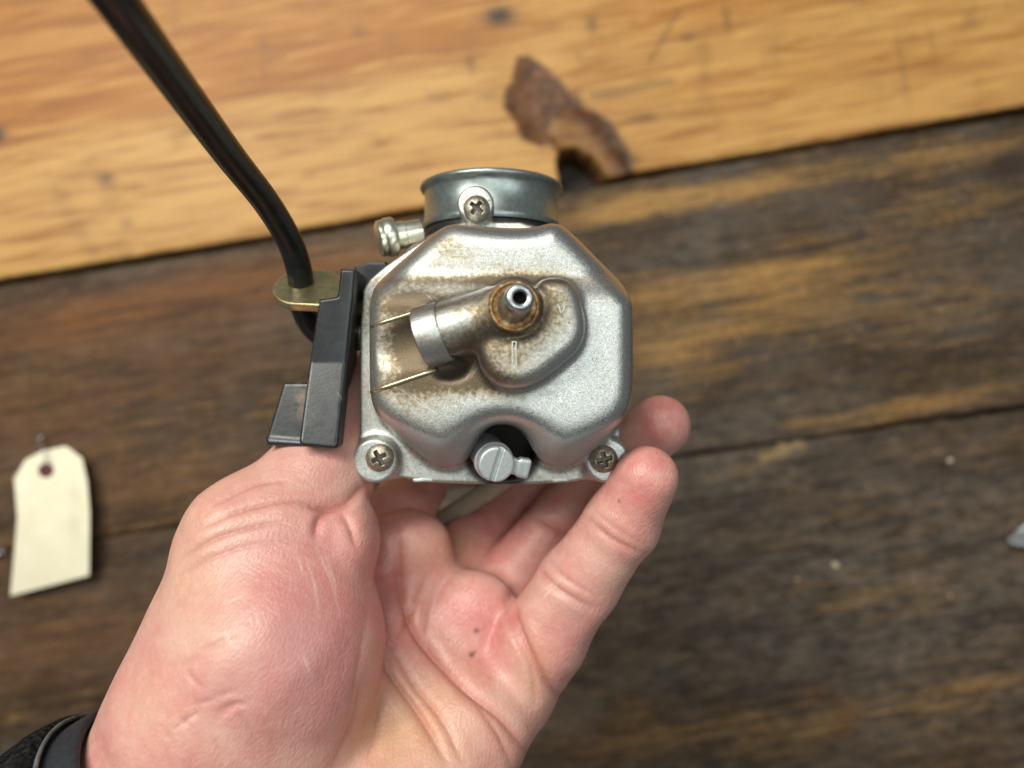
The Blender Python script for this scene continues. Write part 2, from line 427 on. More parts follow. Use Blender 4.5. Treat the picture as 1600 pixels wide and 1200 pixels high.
def m_light_wood():
    t = NT('honey_pine'); v = t.pos(-BANG)
    gx = t.pos(-BANG, (1.0, 9.0, 1.0))
    warp = t.noise(gx, 6, 3, 0.5)
    mm = t.n('VectorMath', operation='ADD'); t.lk(gx, mm.inputs[0])
    sc2 = t.n('VectorMath', operation='SCALE'); cmb = t.n('CombineXYZ'); t.lk(t.math('SUBTRACT', warp, 0.5), cmb.inputs[1]); t.lk(cmb.outputs[0], sc2.inputs[0]); sc2.inputs['Scale'].default_value = 0.35
    t.lk(sc2.outputs[0], mm.inputs[1])
    g1 = t.noise(mm.outputs[0], 9, 6, 0.6, 0.3); g2 = t.noise(t.pos(-BANG, (1, 26, 1)), 34, 4, 0.6)
    c = t.ramp(g1, (0.28, (0.25, 0.095, 0.020)), (0.45, (0.42, 0.190, 0.045)), (0.60, (0.54, 0.280, 0.078)), (0.78, (0.44, 0.200, 0.050)))
    c = t.mix(t.math('MULTIPLY', t.ramp(g2, (0.4, 0), (0.65, 1)), 0.28), c, (0.34, 0.15, 0.04))
    c = t.mix(t.math('MULTIPLY', t.attr('pale'), 0.55), c, (0.56, 0.325, 0.112))
    c = t.mix(t.math('MULTIPLY', t.attr('orange'), 0.7), c, (0.36, 0.13, 0.022))
    g3 = t.noise(t.pos(-BANG, (1, 12, 1)), 17, 5, 0.65, 0.6)
    c = t.mix(t.ramp(g3, (0.36, 0.75), (0.50, 0.0)), c, (0.27, 0.095, 0.017))
    c = t.mix(t.ramp(g3, (0.54, 0.0), (0.68, 0.6)), c, (0.62, 0.36, 0.105))
    dn = t.noise(v, 45, 4, 0.6)
    c = t.mix(t.math('MULTIPLY', t.ramp(dn, (0.56, 0), (0.74, 1)), 0.45), c, (0.20, 0.10, 0.035))
    br = t.noise(v, 120, 4, 0.65)
    c = t.mix(t.attr('chip'), c, t.mix(t.ramp(br, (0.35, 0), (0.7, 1)), (0.065, 0.024, 0.010), (0.200, 0.082, 0.027)))
    c = t.mix(t.attr('mark'), c, (0.055, 0.034, 0.022))
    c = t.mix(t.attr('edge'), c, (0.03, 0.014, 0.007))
    h = t.math('ADD', t.math('MULTIPLY', g2, 0.8), t.math('MULTIPLY', br, 0.4))
    t.set(col=c, rough=t.math('ADD', 0.36, t.math('MULTIPLY', g2, 0.25)), normal=t.bump(h, 0.35, 0.0006), spec=0.3)
    return t.m
def m_dark_wood():
    t = NT('dark_weathered_pine'); v = t.pos(-BANG)
    oi = t.n('ObjectInfo'); off = t.n('VectorMath', operation='ADD'); cm = t.n('CombineXYZ')
    t.lk(t.math('MULTIPLY', oi.outputs['Random'], 7.3), cm.inputs[2]); t.lk(cm.outputs[0], off.inputs[1])
    def pv(scale):
        o2 = t.n('VectorMath', operation='ADD'); t.lk(t.pos(-BANG, scale), o2.inputs[0]); t.lk(cm.outputs[0], o2.inputs[1]); return o2.outputs[0]
    fine = t.noise(pv((1, 15, 1)), 26, 6, 0.68); mid = t.noise(pv((1, 6, 1)), 16, 5, 0.62, 0.4); blot = t.noise(pv((1, 1.6, 1)), 17, 4, 0.6)
    spk = t.noise(pv((1, 1.8, 1)), 210, 4, 0.7)
    c = t.ramp(mid, (0.3, (0.026, 0.015, 0.008)), (0.52, (0.060, 0.035, 0.017)), (0.72, (0.130, 0.076, 0.036)))
    c = t.mix(t.ramp(blot, (0.42, 0.0), (0.66, 0.75)), c, t.mix(spk, (0.050, 0.038, 0.030), (0.155, 0.125, 0.098)))
    mo = t.noise(pv((1, 2.2, 1)), 95, 4, 0.65)
    c = t.mix(t.ramp(mo, (0.52, 0.0), (0.68, 0.6)), c, t.mix(spk, (0.115, 0.066, 0.032), (0.23, 0.142, 0.075)))
    c = t.mix(t.ramp(mo, (0.34, 0.6), (0.46, 0.0)), c, (0.026, 0.019, 0.015))
    c = t.mix(t.math('MULTIPLY', t.attr('grey'), 0.8), c, t.mix(t.ramp(mo, (0.35, 0), (0.66, 1)), (0.034, 0.028, 0.023), (0.165, 0.135, 0.110)))
    wear = t.attr('wear')
    f2 = t.math('ADD', t.math('MULTIPLY', fine, 0.8), t.math('MULTIPLY', spk, 0.25))
    wv = t.math('ADD', t.math('MULTIPLY', wear, 0.42), t.math('MULTIPLY', f2, 1.0))
    wv = t.math('ADD', wv, t.math('MULTIPLY', t.math('SUBTRACT', blot, 0.5), -0.35))
    wm = t.ramp(wv, (0.60, 0.0), (0.95, 1.0))
    oc = t.mix(spk, (0.22, 0.105, 0.028), (0.56, 0.32, 0.105))
    c = t.mix(t.math('MULTIPLY', wm, 0.85), c, oc)
    c = t.mix(t.math('MULTIPLY', t.attr('rust'), t.ramp(blot, (0.3, 0.3), (0.6, 1))), c, t.mix(mid, (0.085, 0.036, 0.014), (0.28, 0.105, 0.028)))
    fs = t.noise(pv((1, 11, 1)), 70, 5, 0.7)
    c = t.mix(t.ramp(fs, (0.56, 0.0), (0.70, 0.55)), c, t.mix(wear, (0.145, 0.098, 0.062), (0.42, 0.22, 0.075)))
    c = t.mix(t.ramp(fs, (0.34, 0.55), (0.44, 0.0)), c, (0.018, 0.012, 0.008))
    sp2 = t.ramp(t.voro(v, 95), (0.055, 1), (0.11, 0))
    c = t.mix(t.math('MULTIPLY', sp2, t.ramp(blot, (0.5, 0), (0.6, 0.5))), c, (0.33, 0.25, 0.15))
    dk = t.ramp(t.noise(pv((1, 22, 1)), 14, 4, 0.65), (0.53, 0.0), (0.66, 0.6))
    c = t.mix(dk, c, (0.022, 0.015, 0.011))
    c = t.mix(t.attr('mark'), c, (0.018, 0.010, 0.008))
    c = t.mix(t.attr('filler'), c, t.mix(spk, (0.20, 0.13, 0.055), (0.40, 0.28, 0.13)))
    c = t.mix(t.attr('edge'), c, (0.012, 0.008, 0.006))
    h = t.math('ADD', t.math('MULTIPLY', fine, 1.0), t.math('MULTIPLY', spk, 0.5))
    t.set(col=c, rough=t.math('ADD', 0.42, t.math('MULTIPLY', fine, 0.25)), normal=t.bump(h, 0.6, 0.0012), spec=0.22)
    return t.m
M_LIGHT, M_DARK = m_light_wood(), m_dark_wood()

bench = tag(empty('workbench', (0, 0, -30)), 'wooden workbench top of wide planks, pale at the back and dark stained in front', None, None, 'structure')
T = 26.0
def plank(v0, v1, mat, z=0.0, slope0=0.0, slope1=0.0, step=1.6, u0=-430, u1=430, shape=None, attrs=None):
    nu = int((u1-u0)/step); nv = int((v1-v0)/step)
    U, S = np.meshgrid(np.linspace(u0, u1, nu), np.linspace(0, 1, nv), indexing='ij')
    a0 = v0+slope0*U; a1 = v1+slope1*U
    wob = 0.4*np.sin(U*0.023+v0)+0.15*np.sin(U*0.17+v1)+0.1*np.sin(U*0.61)
    a0 = a0+wob; a1 = a1+0.4*np.sin(U*0.03+1+v0)+0.15*np.sin(U*0.33)
    Vv = a0+(a1-a0)*S
    e = np.minimum(Vv-a0, a1-Vv)                       # distance from the long edge
    Z = z-1.2*np.exp(-(e/0.9)**2)-0.35*np.exp(-(e/5)**2)+0.25*np.sin(U*0.02+Vv*0.05)
    A = {'edge': np.exp(-(e/0.6)**2)*0.6}
    X = U*CB-Vv*SB; Y = U*SB+Vv*CB
    px = 800+X*F_PX/CAM_H; py = 600-Y*F_PX/CAM_H
    if shape is not None: Z = shape(px.ravel(), py.ravel(), Z.ravel(), A).reshape(Z.shape)
    if attrs is not None: attrs(px.ravel(), py.ravel(), A)
    top = np.stack([X, Y, Z], -1).reshape(-1, 3)
    idx = np.arange(nu*nv).reshape(nu, nv)
    Fq = np.stack([idx[:-1, :-1], idx[1:, :-1], idx[1:, 1:], idx[:-1, 1:]], -1).reshape(-1, 4)
    # skirt all the way round and a bottom
    loop = np.concatenate([idx[:, 0], idx[-1, 1:], idx[-2::-1, -1], idx[0, -2:0:-1]])
    low = top[loop].copy(); low[:, 2] = -T
    b0 = len(top); n = len(loop); k = np.arange(n); k2 = (k+1) % n
    sk = np.stack([loop[k], b0+k, b0+k2, loop[k2]], 1)
    V = np.vstack([top, low])
    at = {kk: np.concatenate([np.asarray(a).ravel(), np.full(n, 1.0 if kk == 'edge' else 0.0)]) for kk, a in A.items()}
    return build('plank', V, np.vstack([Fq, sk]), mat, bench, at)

def blobs(px, py, lst):
    o = np.zeros_like(px)
    for (x, y, rx, ry, a) in lst:
        dx = px-x; dy = py-y
        u = dx*CB-dy*SB; v = dx*SB+dy*CB
        o += a*np.exp(-((u/rx)**2+(v/ry)**2))
    return np.clip(o, 0, 1)
CHIP = chaikin([(803, 100), (836, 83), (868, 112), (905, 150), (948, 192), (992, 240), (996, 290), (930, 300), (905, 262), (884, 246), (862, 238), (838, 226), (812, 208), (788, 172)], 1)
VOID = chaikin([(866, 248), (892, 232), (918, 240), (940, 268), (962, 306), (866, 330), (878, 285)], 1)
def vnoise(x, y, scale, seed):
    L = np.random.default_rng(seed).random((256, 256)); x = x/scale; y = y/scale
    i = np.floor(x).astype(int); j = np.floor(y).astype(int); fx = x-i; fy = y-j
    fx = fx*fx*(3-2*fx); fy = fy*fy*(3-2*fy); g_ = lambda a, b: L[a % 256, b % 256]
    return (g_(i, j)*(1-fx)+g_(i+1, j)*fx)*(1-fy)+(g_(i, j+1)*(1-fx)+g_(i+1, j+1)*fx)*fy
CHIPO = chaikin([(856, 196), (884, 178), (915, 205), (950, 245), (962, 276), (940, 276), (908, 240), (880, 236), (862, 225)], 1)
def light_shape(px, py, Z, A):
    q = np.stack([px, py], 1).astype(np.float32)
    jit = 16*(vnoise(px, py, 24, 3)-0.5)+4*(vnoise(px, py, 7, 4)-0.5)
    c = poly2(q, CHIP)+jit; vd = poly2(q, VOID)+jit*0.6
    m = smoothstep(4, -4, c); deep = smoothstep(0, -28, c); mv = smoothstep(4, -4, vd)
    rough = 1.8*(vnoise(px, py, 30, 5)-0.5)+0.5*(vnoise(px, py, 8, 6)-0.5)
    ramp_ = smoothstep(90, 270, py)
    A['chip'] = np.clip(m*(1-0.38*smoothstep(8, -8, poly2(q, CHIPO)+jit)), 0, 1)
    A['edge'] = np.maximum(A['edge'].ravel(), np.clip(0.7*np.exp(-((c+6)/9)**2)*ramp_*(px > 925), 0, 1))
    Z = Z-m*0.25-deep*(0.8+2.6*ramp_+rough)
    A['edge'] = np.maximum(A['edge'], mv)  # shade of the hole put into the colour, with dark end grain
    return np.where(mv > 0, Z*(1-mv)+(-24.5)*mv, Z)
def light_attr(px, py, A):
    A['pale'] = np.clip(smoothstep(0, 22, py-(228-0.182*px)), 0, 1)*(1-0.35*smoothstep(700, 1000, px))
    A['pale'] = np.maximum(A['pale'], blobs(px, py, [(860, 60, 90, 60, 0.8), (1000, 230, 200, 30, 0.5)]))
    bl = py-(222-0.182*px)
    A['mark2'] = 0.5*np.exp(-(bl/3.5)**2)*(px < 800)
    A['orange'] = 0.55*smoothstep(6, -6, bl)*smoothstep(900, 700, px)+blobs(px, py, [(250, 130, 420, 42, 1.0), (60, 25, 150, 12, 0.3), (600, 60, 200, 25, 0.5), (1300, 110, 260, 22, 0.35)])
    mk = blobs(px, py, [(780, 26, 24, 15, 0.95), (-6, 212, 18, 14, 0.9), (168, 280, 13, 9, 0.6), (735, 100, 6, 14, 0.45), (765, 150, 20, 7, 0.35), (1135, 30, 6, 22, 0.4), (1075, 60, 12, 8, 0.4),
               (925, 40, 10, 14, 0.45), (1005, 185, 28, 7, 0.5), (960, 150, 50, 6, 0.35), (1410, 110, 4, 60, 0.22), (1455, 70, 4, 30, 0.22), (560, 50, 10, 8, 0.3), (200, 350, 10, 8, 0.35), (1100, 120, 10, 20, 0.2)])
    d, _ = seg2(px, py, [(1060, 20), (1015, 95)]); mk = np.maximum(mk, 0.3*np.exp(-(d/5)**2))
    d, _ = seg2(px, py, [(925, 150), (1050, 128)]); mk = np.maximum(mk, 0.45*np.exp(-(d/5)**2))
    d, _ = seg2(px, py, [(90, 300), (160, 420)]); mk = np.maximum(mk, 0.14*np.exp(-(d/12)**2))
    A['mark'] = np.clip(np.maximum(mk*1.25, 0.35*A.pop('mark2')), 0, 1); A['orange'] = np.clip(A['orange'], 0, 1)
def dark1_attr(px, py, A):
    A['wear'] = blobs(px, py, [(1180, 290, 200, 18, 1.0), (1010, 320, 130, 22, 0.85), (1150, 440, 230, 24, 0.85), (1230, 490, 200, 40, 0.6), (1050, 560, 90, 60, 0.55), (1500, 240, 100, 20, 0.6), (1450, 330, 200, 40, 0.4), (1500, 480, 120, 60, 0.35), (1400, 640, 220, 18, 0.6), (560, 400, 120, 30, 0.5), (250, 700, 200, 80, 0.25)])
    A['rust'] = blobs(px, py, [(130, 500, 330, 42, 0.95), (420, 430, 180, 34, 0.8), (60, 640, 220, 90, 0.6), (330, 560, 120, 40, 0.5), (250, 760, 200, 60, 0.4)])
    A['mark'] = blobs(px, py, [(1575, 262, 42, 26, 0.75), (320, 480, 70, 12, 0.5)])
    A['grey'] = blobs(px, py, [(1150, 660, 200, 40, 0.5), (1050, 400, 160, 25, 0.6), (260, 540, 60, 14, 0.5)])
    d, _ = seg2(px, py, [(1195, 716), (1222, 702), (1250, 694)]); A['filler'] = 0.85*smoothstep(12, 4, d+14*(vnoise(px, py, 9, 11)-0.55)+0.09*np.abs(px-1222))
def dark2_attr(px, py, A):
    A['wear'] = blobs(px, py, [(1150, 735, 120, 25, 0.35), (1450, 1100, 300, 30, 0.4), (1350, 930, 200, 40, 0.25), (1020, 1150, 150, 40, 0.3)])
    A['rust'] = blobs(px, py, [(120, 1000, 250, 70, 0.5), (60, 860, 200, 60, 0.3), (1320, 1120, 18, 26, 0.6), (1270, 1085, 16, 14, 0.6), (950, 1170, 120, 40, 0.3)])
    d, _ = seg2(px, py, [(1195, 716), (1222, 702), (1250, 694)]); A['filler'] = 0.85*smoothstep(12, 4, d+14*(vnoise(px, py, 9, 11)-0.55)+0.09*np.abs(px-1222))
    A['grey'] = blobs(px, py, [(1250, 900, 380, 160, 0.6), (1150, 740, 120, 60, 0.6), (1500, 1000, 300, 160, 0.5)])
    A['mark'] = blobs(px, py, [(330, 480, 60, 14, 0.0), (250, 860, 200, 20, 0.4), (960, 1000, 120, 50, 0.3)])
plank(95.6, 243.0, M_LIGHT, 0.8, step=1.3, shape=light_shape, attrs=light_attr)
plank(-48.2, 92.8, M_DARK, 0.0, -0.026, 0.0, attrs=dark1_attr)
plank(-262.0, -48.75, M_DARK, -0.2, 0.0, -0.0285, attrs=dark2_attr)
plank(-400.0, -263.0, M_DARK, 0.0, step=3, attrs=dark2_attr)
plank(244.5, 390.0, M_LIGHT, 0.5, step=3, attrs=light_attr)
V, Fs = prism([(-460, -460, -T-0.5), (460, -460, -T-0.5), (460, 460, -T-0.5), (-460, 460, -T-0.5)], (0, 0, -3))
build('gap_shade_board', V, Fs, simple('black_gap_shade', (0.010, 0.008, 0.006), 0.8), bench, smooth=False)  # black board added beneath so the plank gaps read as shade

# ------------------------------------------------------------------ carburettor
carb = tag(empty('carburetor', tuple(P(780, 540, 205))), 'grey cast metal carburetor held bowl side up in the palm', 'carburetor')
D0 = 160.0; Z0 = CAM_H-D0                      # the bowl's main face
def Q(px, py, d=165.0): p = P(px, py, d); return (p[0], p[1])
OUT = chaikin([Q(*a) for a in [(686, 352), (712, 345), (748, 350), (800, 354), (838, 352), (862, 344), (884, 350), (936, 402), (986, 452), (988, 520), (987, 640), (960, 682), (905, 728), (872, 736), (840, 716), (826, 686), (808, 668), (785, 662), (760, 668), (742, 690), (728, 718), (704, 734), (672, 732), (640, 706), (604, 672), (578, 640), (577, 520), (578, 448), (600, 424), (640, 390)]], 2)
KID = chaikin([Q(*a, 153.3) for a in [(838, 436), (872, 428), (900, 440), (912, 476), (918, 512), (908, 546), (876, 572), (846, 596), (806, 610), (768, 600), (746, 568), (746, 540), (764, 522), (796, 524), (830, 520), (846, 496), (842, 462)]], 2)
FLG = chaikin([Q(*a, 180) for a in [(664, 372), (706, 346), (850, 346), (930, 420), (966, 470), (970, 690), (974, 735), (950, 752), (925, 748), (880, 757), (680, 757), (610, 745), (585, 752), (560, 735), (561, 690), (561, 460), (580, 430)]], 1)
A1, A2 = P(655, 530, 159.5), P(778, 490, 157.0)
CH1, CH2 = P(500, 570, 151.5), P(672, 519, 151.5)
def rib(p, a, m, b, r): return np.minimum(cone(p, a, m, r, r), cone(p, m, b, r, r))
def bowl_fn(p):
    x, y, z = p[:, 0], p[:, 1], p[:, 2]
    d2 = poly2(p, OUT)
    rise = smoothstep(16.5, 25.0, y)                    # the shelf towards the spigot lies lower
    low = smoothstep(-4, -20, y)
    zt = Z0-3.4*rise-1.6*low*low-0.0012*(x*x)-0.9*smoothstep(-10, -30, x)
    rd = 4.4+3.6*low+1.2*rise
    draft = 0.04*(Z0-z)+0.32*low*np.minimum(Z0-z-15.0, 0)
    dx = d2+rd-draft; dy = (z-zt)*0.95+rd
    b = np.minimum(np.maximum(dx, dy), 0)+np.sqrt(np.maximum(dx, 0)**2+np.maximum(dy, 0)**2)-rd
    b = np.maximum(b, (Z0-24)-z)
    kid = extr(poly2(p, KID), z, Z0-8, Z0+7.0, 3.4)
    b = smin(b, kid, 2.2)
    b = smin(b, cyl(p, P(802, 480, 165), P(803, 480, 153.0), 5.7, 0.6), 1.4)
    b = smin(b, cyl(p, A1+(A2-A1)*0.06, A2, 5.9, 0.8), 2.6)
    ch = cyl(p, CH1, CH2, 11.0)
    b = smax(b, -ch, 0.5)
    b = smax(b, -ellip(p, P(702, 574, 159.6), np.eye(3), (4.2, 2.6, 3.2)), 1.5)
    # flange, ears
    f = extr(poly2(p, FLG), z, CAM_H-184.5, CAM_H-180.3, 0.7)
    for (a, c) in (((593, 716), 5.2), ((944, 716), 5.2), ((745, 328), 4.3)):
        e = cyl(p, P(*a, 184.5)*1.0, P(*a, 184.5)+np.array([0, 0, 6.5]), c, 0.7)
        f = smin(f, e, 2.6)
    b = smin(b, f, 2.5)
    b = smax(b, -cyl(p, P(785, 702, 172)+np.array([0, 0, -30]), P(785, 702, 172)+np.array([0, 0, -4.0]), 7.6), 1.5)
    return b
V, Fq = sdf_mesh(bowl_fn, (-42, -30, Z0-26), (33, 48, Z0+8), 0.32, 1)
N = vnormals(V, Fq); px, py = PXY(V)
def relax_verts(V, Fq, wgt, it):
    E = np.vstack([Fq[:, [0, 1]], Fq[:, [1, 2]], Fq[:, [2, 3]], Fq[:, [3, 0]]]); n = len(V)
    cnt = np.bincount(E[:, 0], minlength=n)+np.bincount(E[:, 1], minlength=n)
    for _ in range(it):
        A = np.stack([np.bincount(E[:, 0], V[E[:, 1], k], n)+np.bincount(E[:, 1], V[E[:, 0], k], n) for k in range(3)], 1)/np.maximum(cnt, 1)[:, None]
        V = V+wgt[:, None]*0.6*(A-V)
    return V
V = relax_verts(V, Fq, smoothstep(612, 650, py)*smoothstep(Z0-16.5, Z0-13.5, V[:, 2]), 70)
V = relax_verts(V, Fq, 0.8*smoothstep(Z0-16.5, Z0-13.5, V[:, 2]), 3)
N = vnormals(V, Fq); px, py = PXY(V)
def g(cx, cy, rx, ry, a): return a*np.exp(-(((px-cx)/rx)**2+((py-cy)/ry)**2))
dirt = (g(800, 480, 60, 56, 1.05)+g(705, 572, 48, 24, 1.25)+g(645, 540, 26, 44, 0.85)+g(735, 560, 20, 30, 0.5)+g(660, 470, 70, 22, 0.75)+g(620, 520, 50, 60, 0.45)
        + -g(722, 508, 42, 22, 0.40)+g(700, 437, 200, 9, 0.40)+g(860, 440, 140, 8, 0.3)+g(700, 385, 40, 30, 0.45)+g(760, 600, 60, 22, 0.6)+g(650, 600, 70, 20, 0.55)+g(860, 470, 45, 40, 0.45)+g(730, 520, 60, 30, 0.45)
        + g(800, 560, 60, 40, 0.30)+g(640, 630, 60, 25, 0.3))
wall = smoothstep(0.75, 0.2, N[:, 2])
dirt = np.clip((dirt*0.90+0.10+0.10*smoothstep(900, 600, px))*(1-0.7*wall), 0, 1.15)
hgt = V[:, 2]-Z0
dirt = np.maximum(dirt, 0.28*smoothstep(-17, -20, hgt))
polish = np.clip(smoothstep(0.97, 0.80, N[:, 2]), 0, 1)*smoothstep(-17, -14, hgt)
polish *= 1-np.clip(dirt*1.1, 0, 0.9)
polish *= smoothstep(690, 640, py)
dull = smoothstep(645, 700, py)*smoothstep(0.96, 0.75, N[:, 2])*smoothstep(-19.5, -17, hgt)
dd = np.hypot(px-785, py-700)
shade_grime = smoothstep(70, 58, dd)*smoothstep(-8, -11, hgt)  # shade inside the notch painted black
shade_grime = np.maximum(shade_grime, 0.8*np.exp(-(((px-704)/20)**2+((py-576)/11)**2))*smoothstep(-0.8, -2.2, hgt))  # shadow and grime of the drain pocket, painted black
bowl = build('float_bowl', V, Fq, M_BOWL, carb, {'dirt': dirt, 'polish': polish, 'shade_grime': shade_grime, 'dull': dull})

def surf(qx, qy, d0=146.0, d1=176.0):
    ds = np.linspace(d0, d1, 240); pts = np.array([P(qx, qy, d) for d in ds], np.float32)
    k = np.argmax(bowl_fn(pts) < 0); return pts[k].astype(float)
for (ax_, ay_), (bx_, by_), rr_ in (((581, 509), (648, 488), 0.48), ((581, 612), (684, 577), 0.55)):
    pth = np.array([surf(ax_+(bx_-ax_)*t, ay_+(by_-ay_)*t) for t in np.linspace(0, 1, 16)])
    V, Fs = tube(pth, rr_, 10); build('casting_rib', V, Fs, M_RIB, bowl)
# cast marks on the raised boss
def bar(name, a, b, wd, hh, mat, parent):
    a = np.asarray(a); b = np.asarray(b); e = (b-a)/np.linalg.norm(b-a); s = np.array([-e[1], e[0], 0])*wd/2
    V, Fs = prism([a-s, b-s, b+s, a+s], (0, 0, -hh)); return V, Fs
def multi(parts):
    Vs = []; Fs = []; k = 0
    for v, f in parts:
        Vs.append(np.asarray(v, float)); Fs += [tuple(i+k for i in q) for q in f]; k += len(v)
    return np.vstack(Vs), Fs
zk = CAM_H-(Z0+7.0)-0.12
I = lambda x, y: P(x, y, zk)
V, Fs = multi([bar('', I(800.5, 535), I(800.5, 572), .28, .5, 0, 0), bar('', I(806.5, 535), I(806.5, 572), .28, .5, 0, 0), bar('', I(799.5, 534), I(807.5, 534), .28, .5, 0, 0), bar('', I(799.5, 573), I(807.5, 573), .28, .5, 0, 0)])
build('cast_letter', V, Fs, M_BODY, bowl, smooth=False)
V, Fs = multi([bar('', I(872, 476), I(877.5, 491), .3, .5, 0, 0), bar('', I(883, 476), I(877.5, 491), .3, .5, 0, 0), bar('', I(870, 476), I(874, 476), .3, .5, 0, 0), bar('', I(881, 476), I(885, 476), .3, .5, 0, 0)])
build('cast_letter', V, Fs, M_BODY, bowl, smooth=False)

# drain collar on the boss, drain hole
ax = (A2-A1)/np.linalg.norm(A2-A1)
V, Fs = ring([(6.3, 0.0), (6.55, 0.3), (6.5, 5.2), (6.3, 5.5), (4.6, 5.5), (4.2, 0.0)], A1+ax*0.5, ax, 64)
cV = np.array(V); cr_ = 0.35+0.3*np.sin(cV[:, 1]*0.9)
build('drain_collar', V, Fs, M_BOWL, bowl, {'dirt': cr_, 'polish': np.full(len(cV), 0.5), 'shade_grime': np.zeros(len(cV))}, sharp=35)
V, Fs = lathe([(0.0, 0.6), (3.0, 0.6), (3.0, 3.5), (0, 3.5)], A1+ax*0.7, ax, 32)
build('drain_screw', V, Fs, M_SCREW, bowl, sharp=35)
# overflow nozzle
nb = P(803, 479, 152.2); na = np.array([0.11, 0.07, 1.0])
t_ = NT('rusty_washer'); p_ = t_.pos(); n_ = t_.noise(p_, 700, 5, 0.7)
t_.set(col=t_.ramp(n_, (0.35, (0.10, 0.042, 0.012)), (0.55, (0.30, 0.17, 0.06)), (0.72, (0.55, 0.46, 0.32))), rough=0.55, metal=0.45, normal=t_.bump(n_, 0.5, 0.0002))
M_RUSTW = t_.m
V, Fs = ring([(5.25, -1.2), (5.25, 0.5), (5.0, 0.85), (4.55, 0.85), (4.35, 0.45), (3.9, 0.35), (3.6, 0.3), (2.0, 0.3), (2.0, -1.2)], nb, na, 72)
noz = build('overflow_nozzle', *lathe([(3.55, 0.2), (3.45, 1.0), (3.05, 1.5), (2.95, 4.5), (2.95, 6.2), (3.02, 7.2), (2.9, 9.0), (2.72, 9.9), (2.42, 10.35), (1.95, 10.5), (1.5, 10.45), (1.28, 10.2), (1.25, 9.0), (1.25, 1.0), (0, 1.0)], nb, na, 64), M_NOZZLE, carb)
build('washer', V, Fs, M_RUSTW, noz, sharp=40)
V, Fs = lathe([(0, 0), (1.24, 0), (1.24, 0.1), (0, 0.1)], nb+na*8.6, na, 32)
build('bore_shade', V, Fs, M_SHADE, noz)  # black disc added as the shade inside the tube

# phillips screws
def screw_fn(p):
    s = cyl(p, (0, 0, -4), (0, 0, 2.1), 3.25, 0.9)
    s = np.maximum(s, ellip(p, (0, 0, -3.6), np.eye(3), (5.2, 5.2, 5.7)))
    cr = np.minimum(box(p, (0, 0, 2.2), (1.85, 0.42, 1.6)), box(p, (0, 0, 2.2), (0.42, 1.85, 1.6)))
    cr = np.minimum(cr, box(p, (0, 0, 2.0), (0.8, 0.8, 1.3), 0.2, [[.7071, .7071, 0], [-.7071, .7071, 0], [0, 0, 1]]))
    return smax(s, -cr, 0.35)
sv, sf = sdf_mesh(screw_fn, (-4, -4, -4.6), (4, 4, 3), 0.13, 1)
srec = smoothstep(1.55, 1.0, sv[:, 2])*smoothstep(2.3, 1.8, np.hypot(sv[:, 0], sv[:, 1]))
t_ = NT('grimy_phillips'); p_ = t_.pos(); n_ = t_.noise(p_, 1500, 4, 0.7); r_ = t_.attr('rec')
c_ = t_.mix(t_.ramp(n_, (0.35, 0), (0.7, 1)), (0.22, 0.185, 0.13), (0.50, 0.47, 0.40))
c_ = t_.mix(t_.math('MULTIPLY', r_, 0.85), c_, (0.07, 0.05, 0.03))
t_.set(col=c_, rough=0.4, metal=t_.math('SUBTRACT', 0.92, t_.math('MULTIPLY', r_, 0.5)), normal=t_.bump(n_, 0.4, 0.0002))
M_PHIL = t_.m
for i, (sx, sy, ang, scl) in enumerate([(594, 715, 0.5, 1.0), (943, 717, 0.25, 1.0), (745, 327, 0.9, 0.95)]):
    c = P(sx, sy, 177.6); ca, sa = math.cos(ang), math.sin(ang)
    v = sv*scl; v = np.stack([v[:, 0]*ca-v[:, 1]*sa, v[:, 0]*sa+v[:, 1]*ca, v[:, 2]], 1)+c
    build('screw', v, sf, M_PHIL, carb, {'rec': srec})


# slotted adjuster with its stop tab
mc = P(775, 725, 168.0); mx = np.array([0.22, -0.16, 1.0]); mx /= np.linalg.norm(mx)
mX, mY, mZ = frame(mx); Rm = np.stack([mX, mY, mZ])
def adj_fn(p):
    s = cyl(p, mc-mZ*14, mc+mZ*0.8, 4.05, 0.5)
    s = smin(s, cyl(p, mc-mZ*4.0, mc-mZ*2.2, 4.5, 0.4), 0.3)
    a = np.radians(-13); e = mX*math.cos(a)+mY*math.sin(a); f = np.cross(mZ, e); R = np.stack([e, f, mZ])
    tb = box(p, mc-mZ*2.2+e*5.2, (3.1, 1.9, 1.0), 0.4, R)
    tb = smax(tb, -(cone(p, mc+e*6+f*4.0-mZ*8, mc+e*6+f*4.0+mZ*8, 2.4, 2.4)), 0.4)
    tb = smin(tb, box(p, mc-mZ*2.2+e*6.9, (1.2, 2.2, 1.0), 0.3, R), 0.8)
    s = smin(s, tb, 0.6)
    a = np.radians(74); e = mX*math.cos(a)+mY*math.sin(a); f = np.cross(mZ, e); R = np.stack([e, f, mZ])
    return smax(s, -box(p, mc+mZ*0.9, (6, 0.55, 1.0), 0, R), 0.15)
V, Fq = sdf_mesh(adj_fn, mc-np.array([7, 7, 16]), mc+np.array([11, 7, 3]), 0.2, 1)
build('slotted_screw', V, Fq, M_ALLOY, carb)
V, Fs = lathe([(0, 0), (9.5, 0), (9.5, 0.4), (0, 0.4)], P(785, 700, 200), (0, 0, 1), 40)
build('cavity_shade_disc', V, Fs, M_SHADE, carb)  # black disc added as the shade deep in the notch

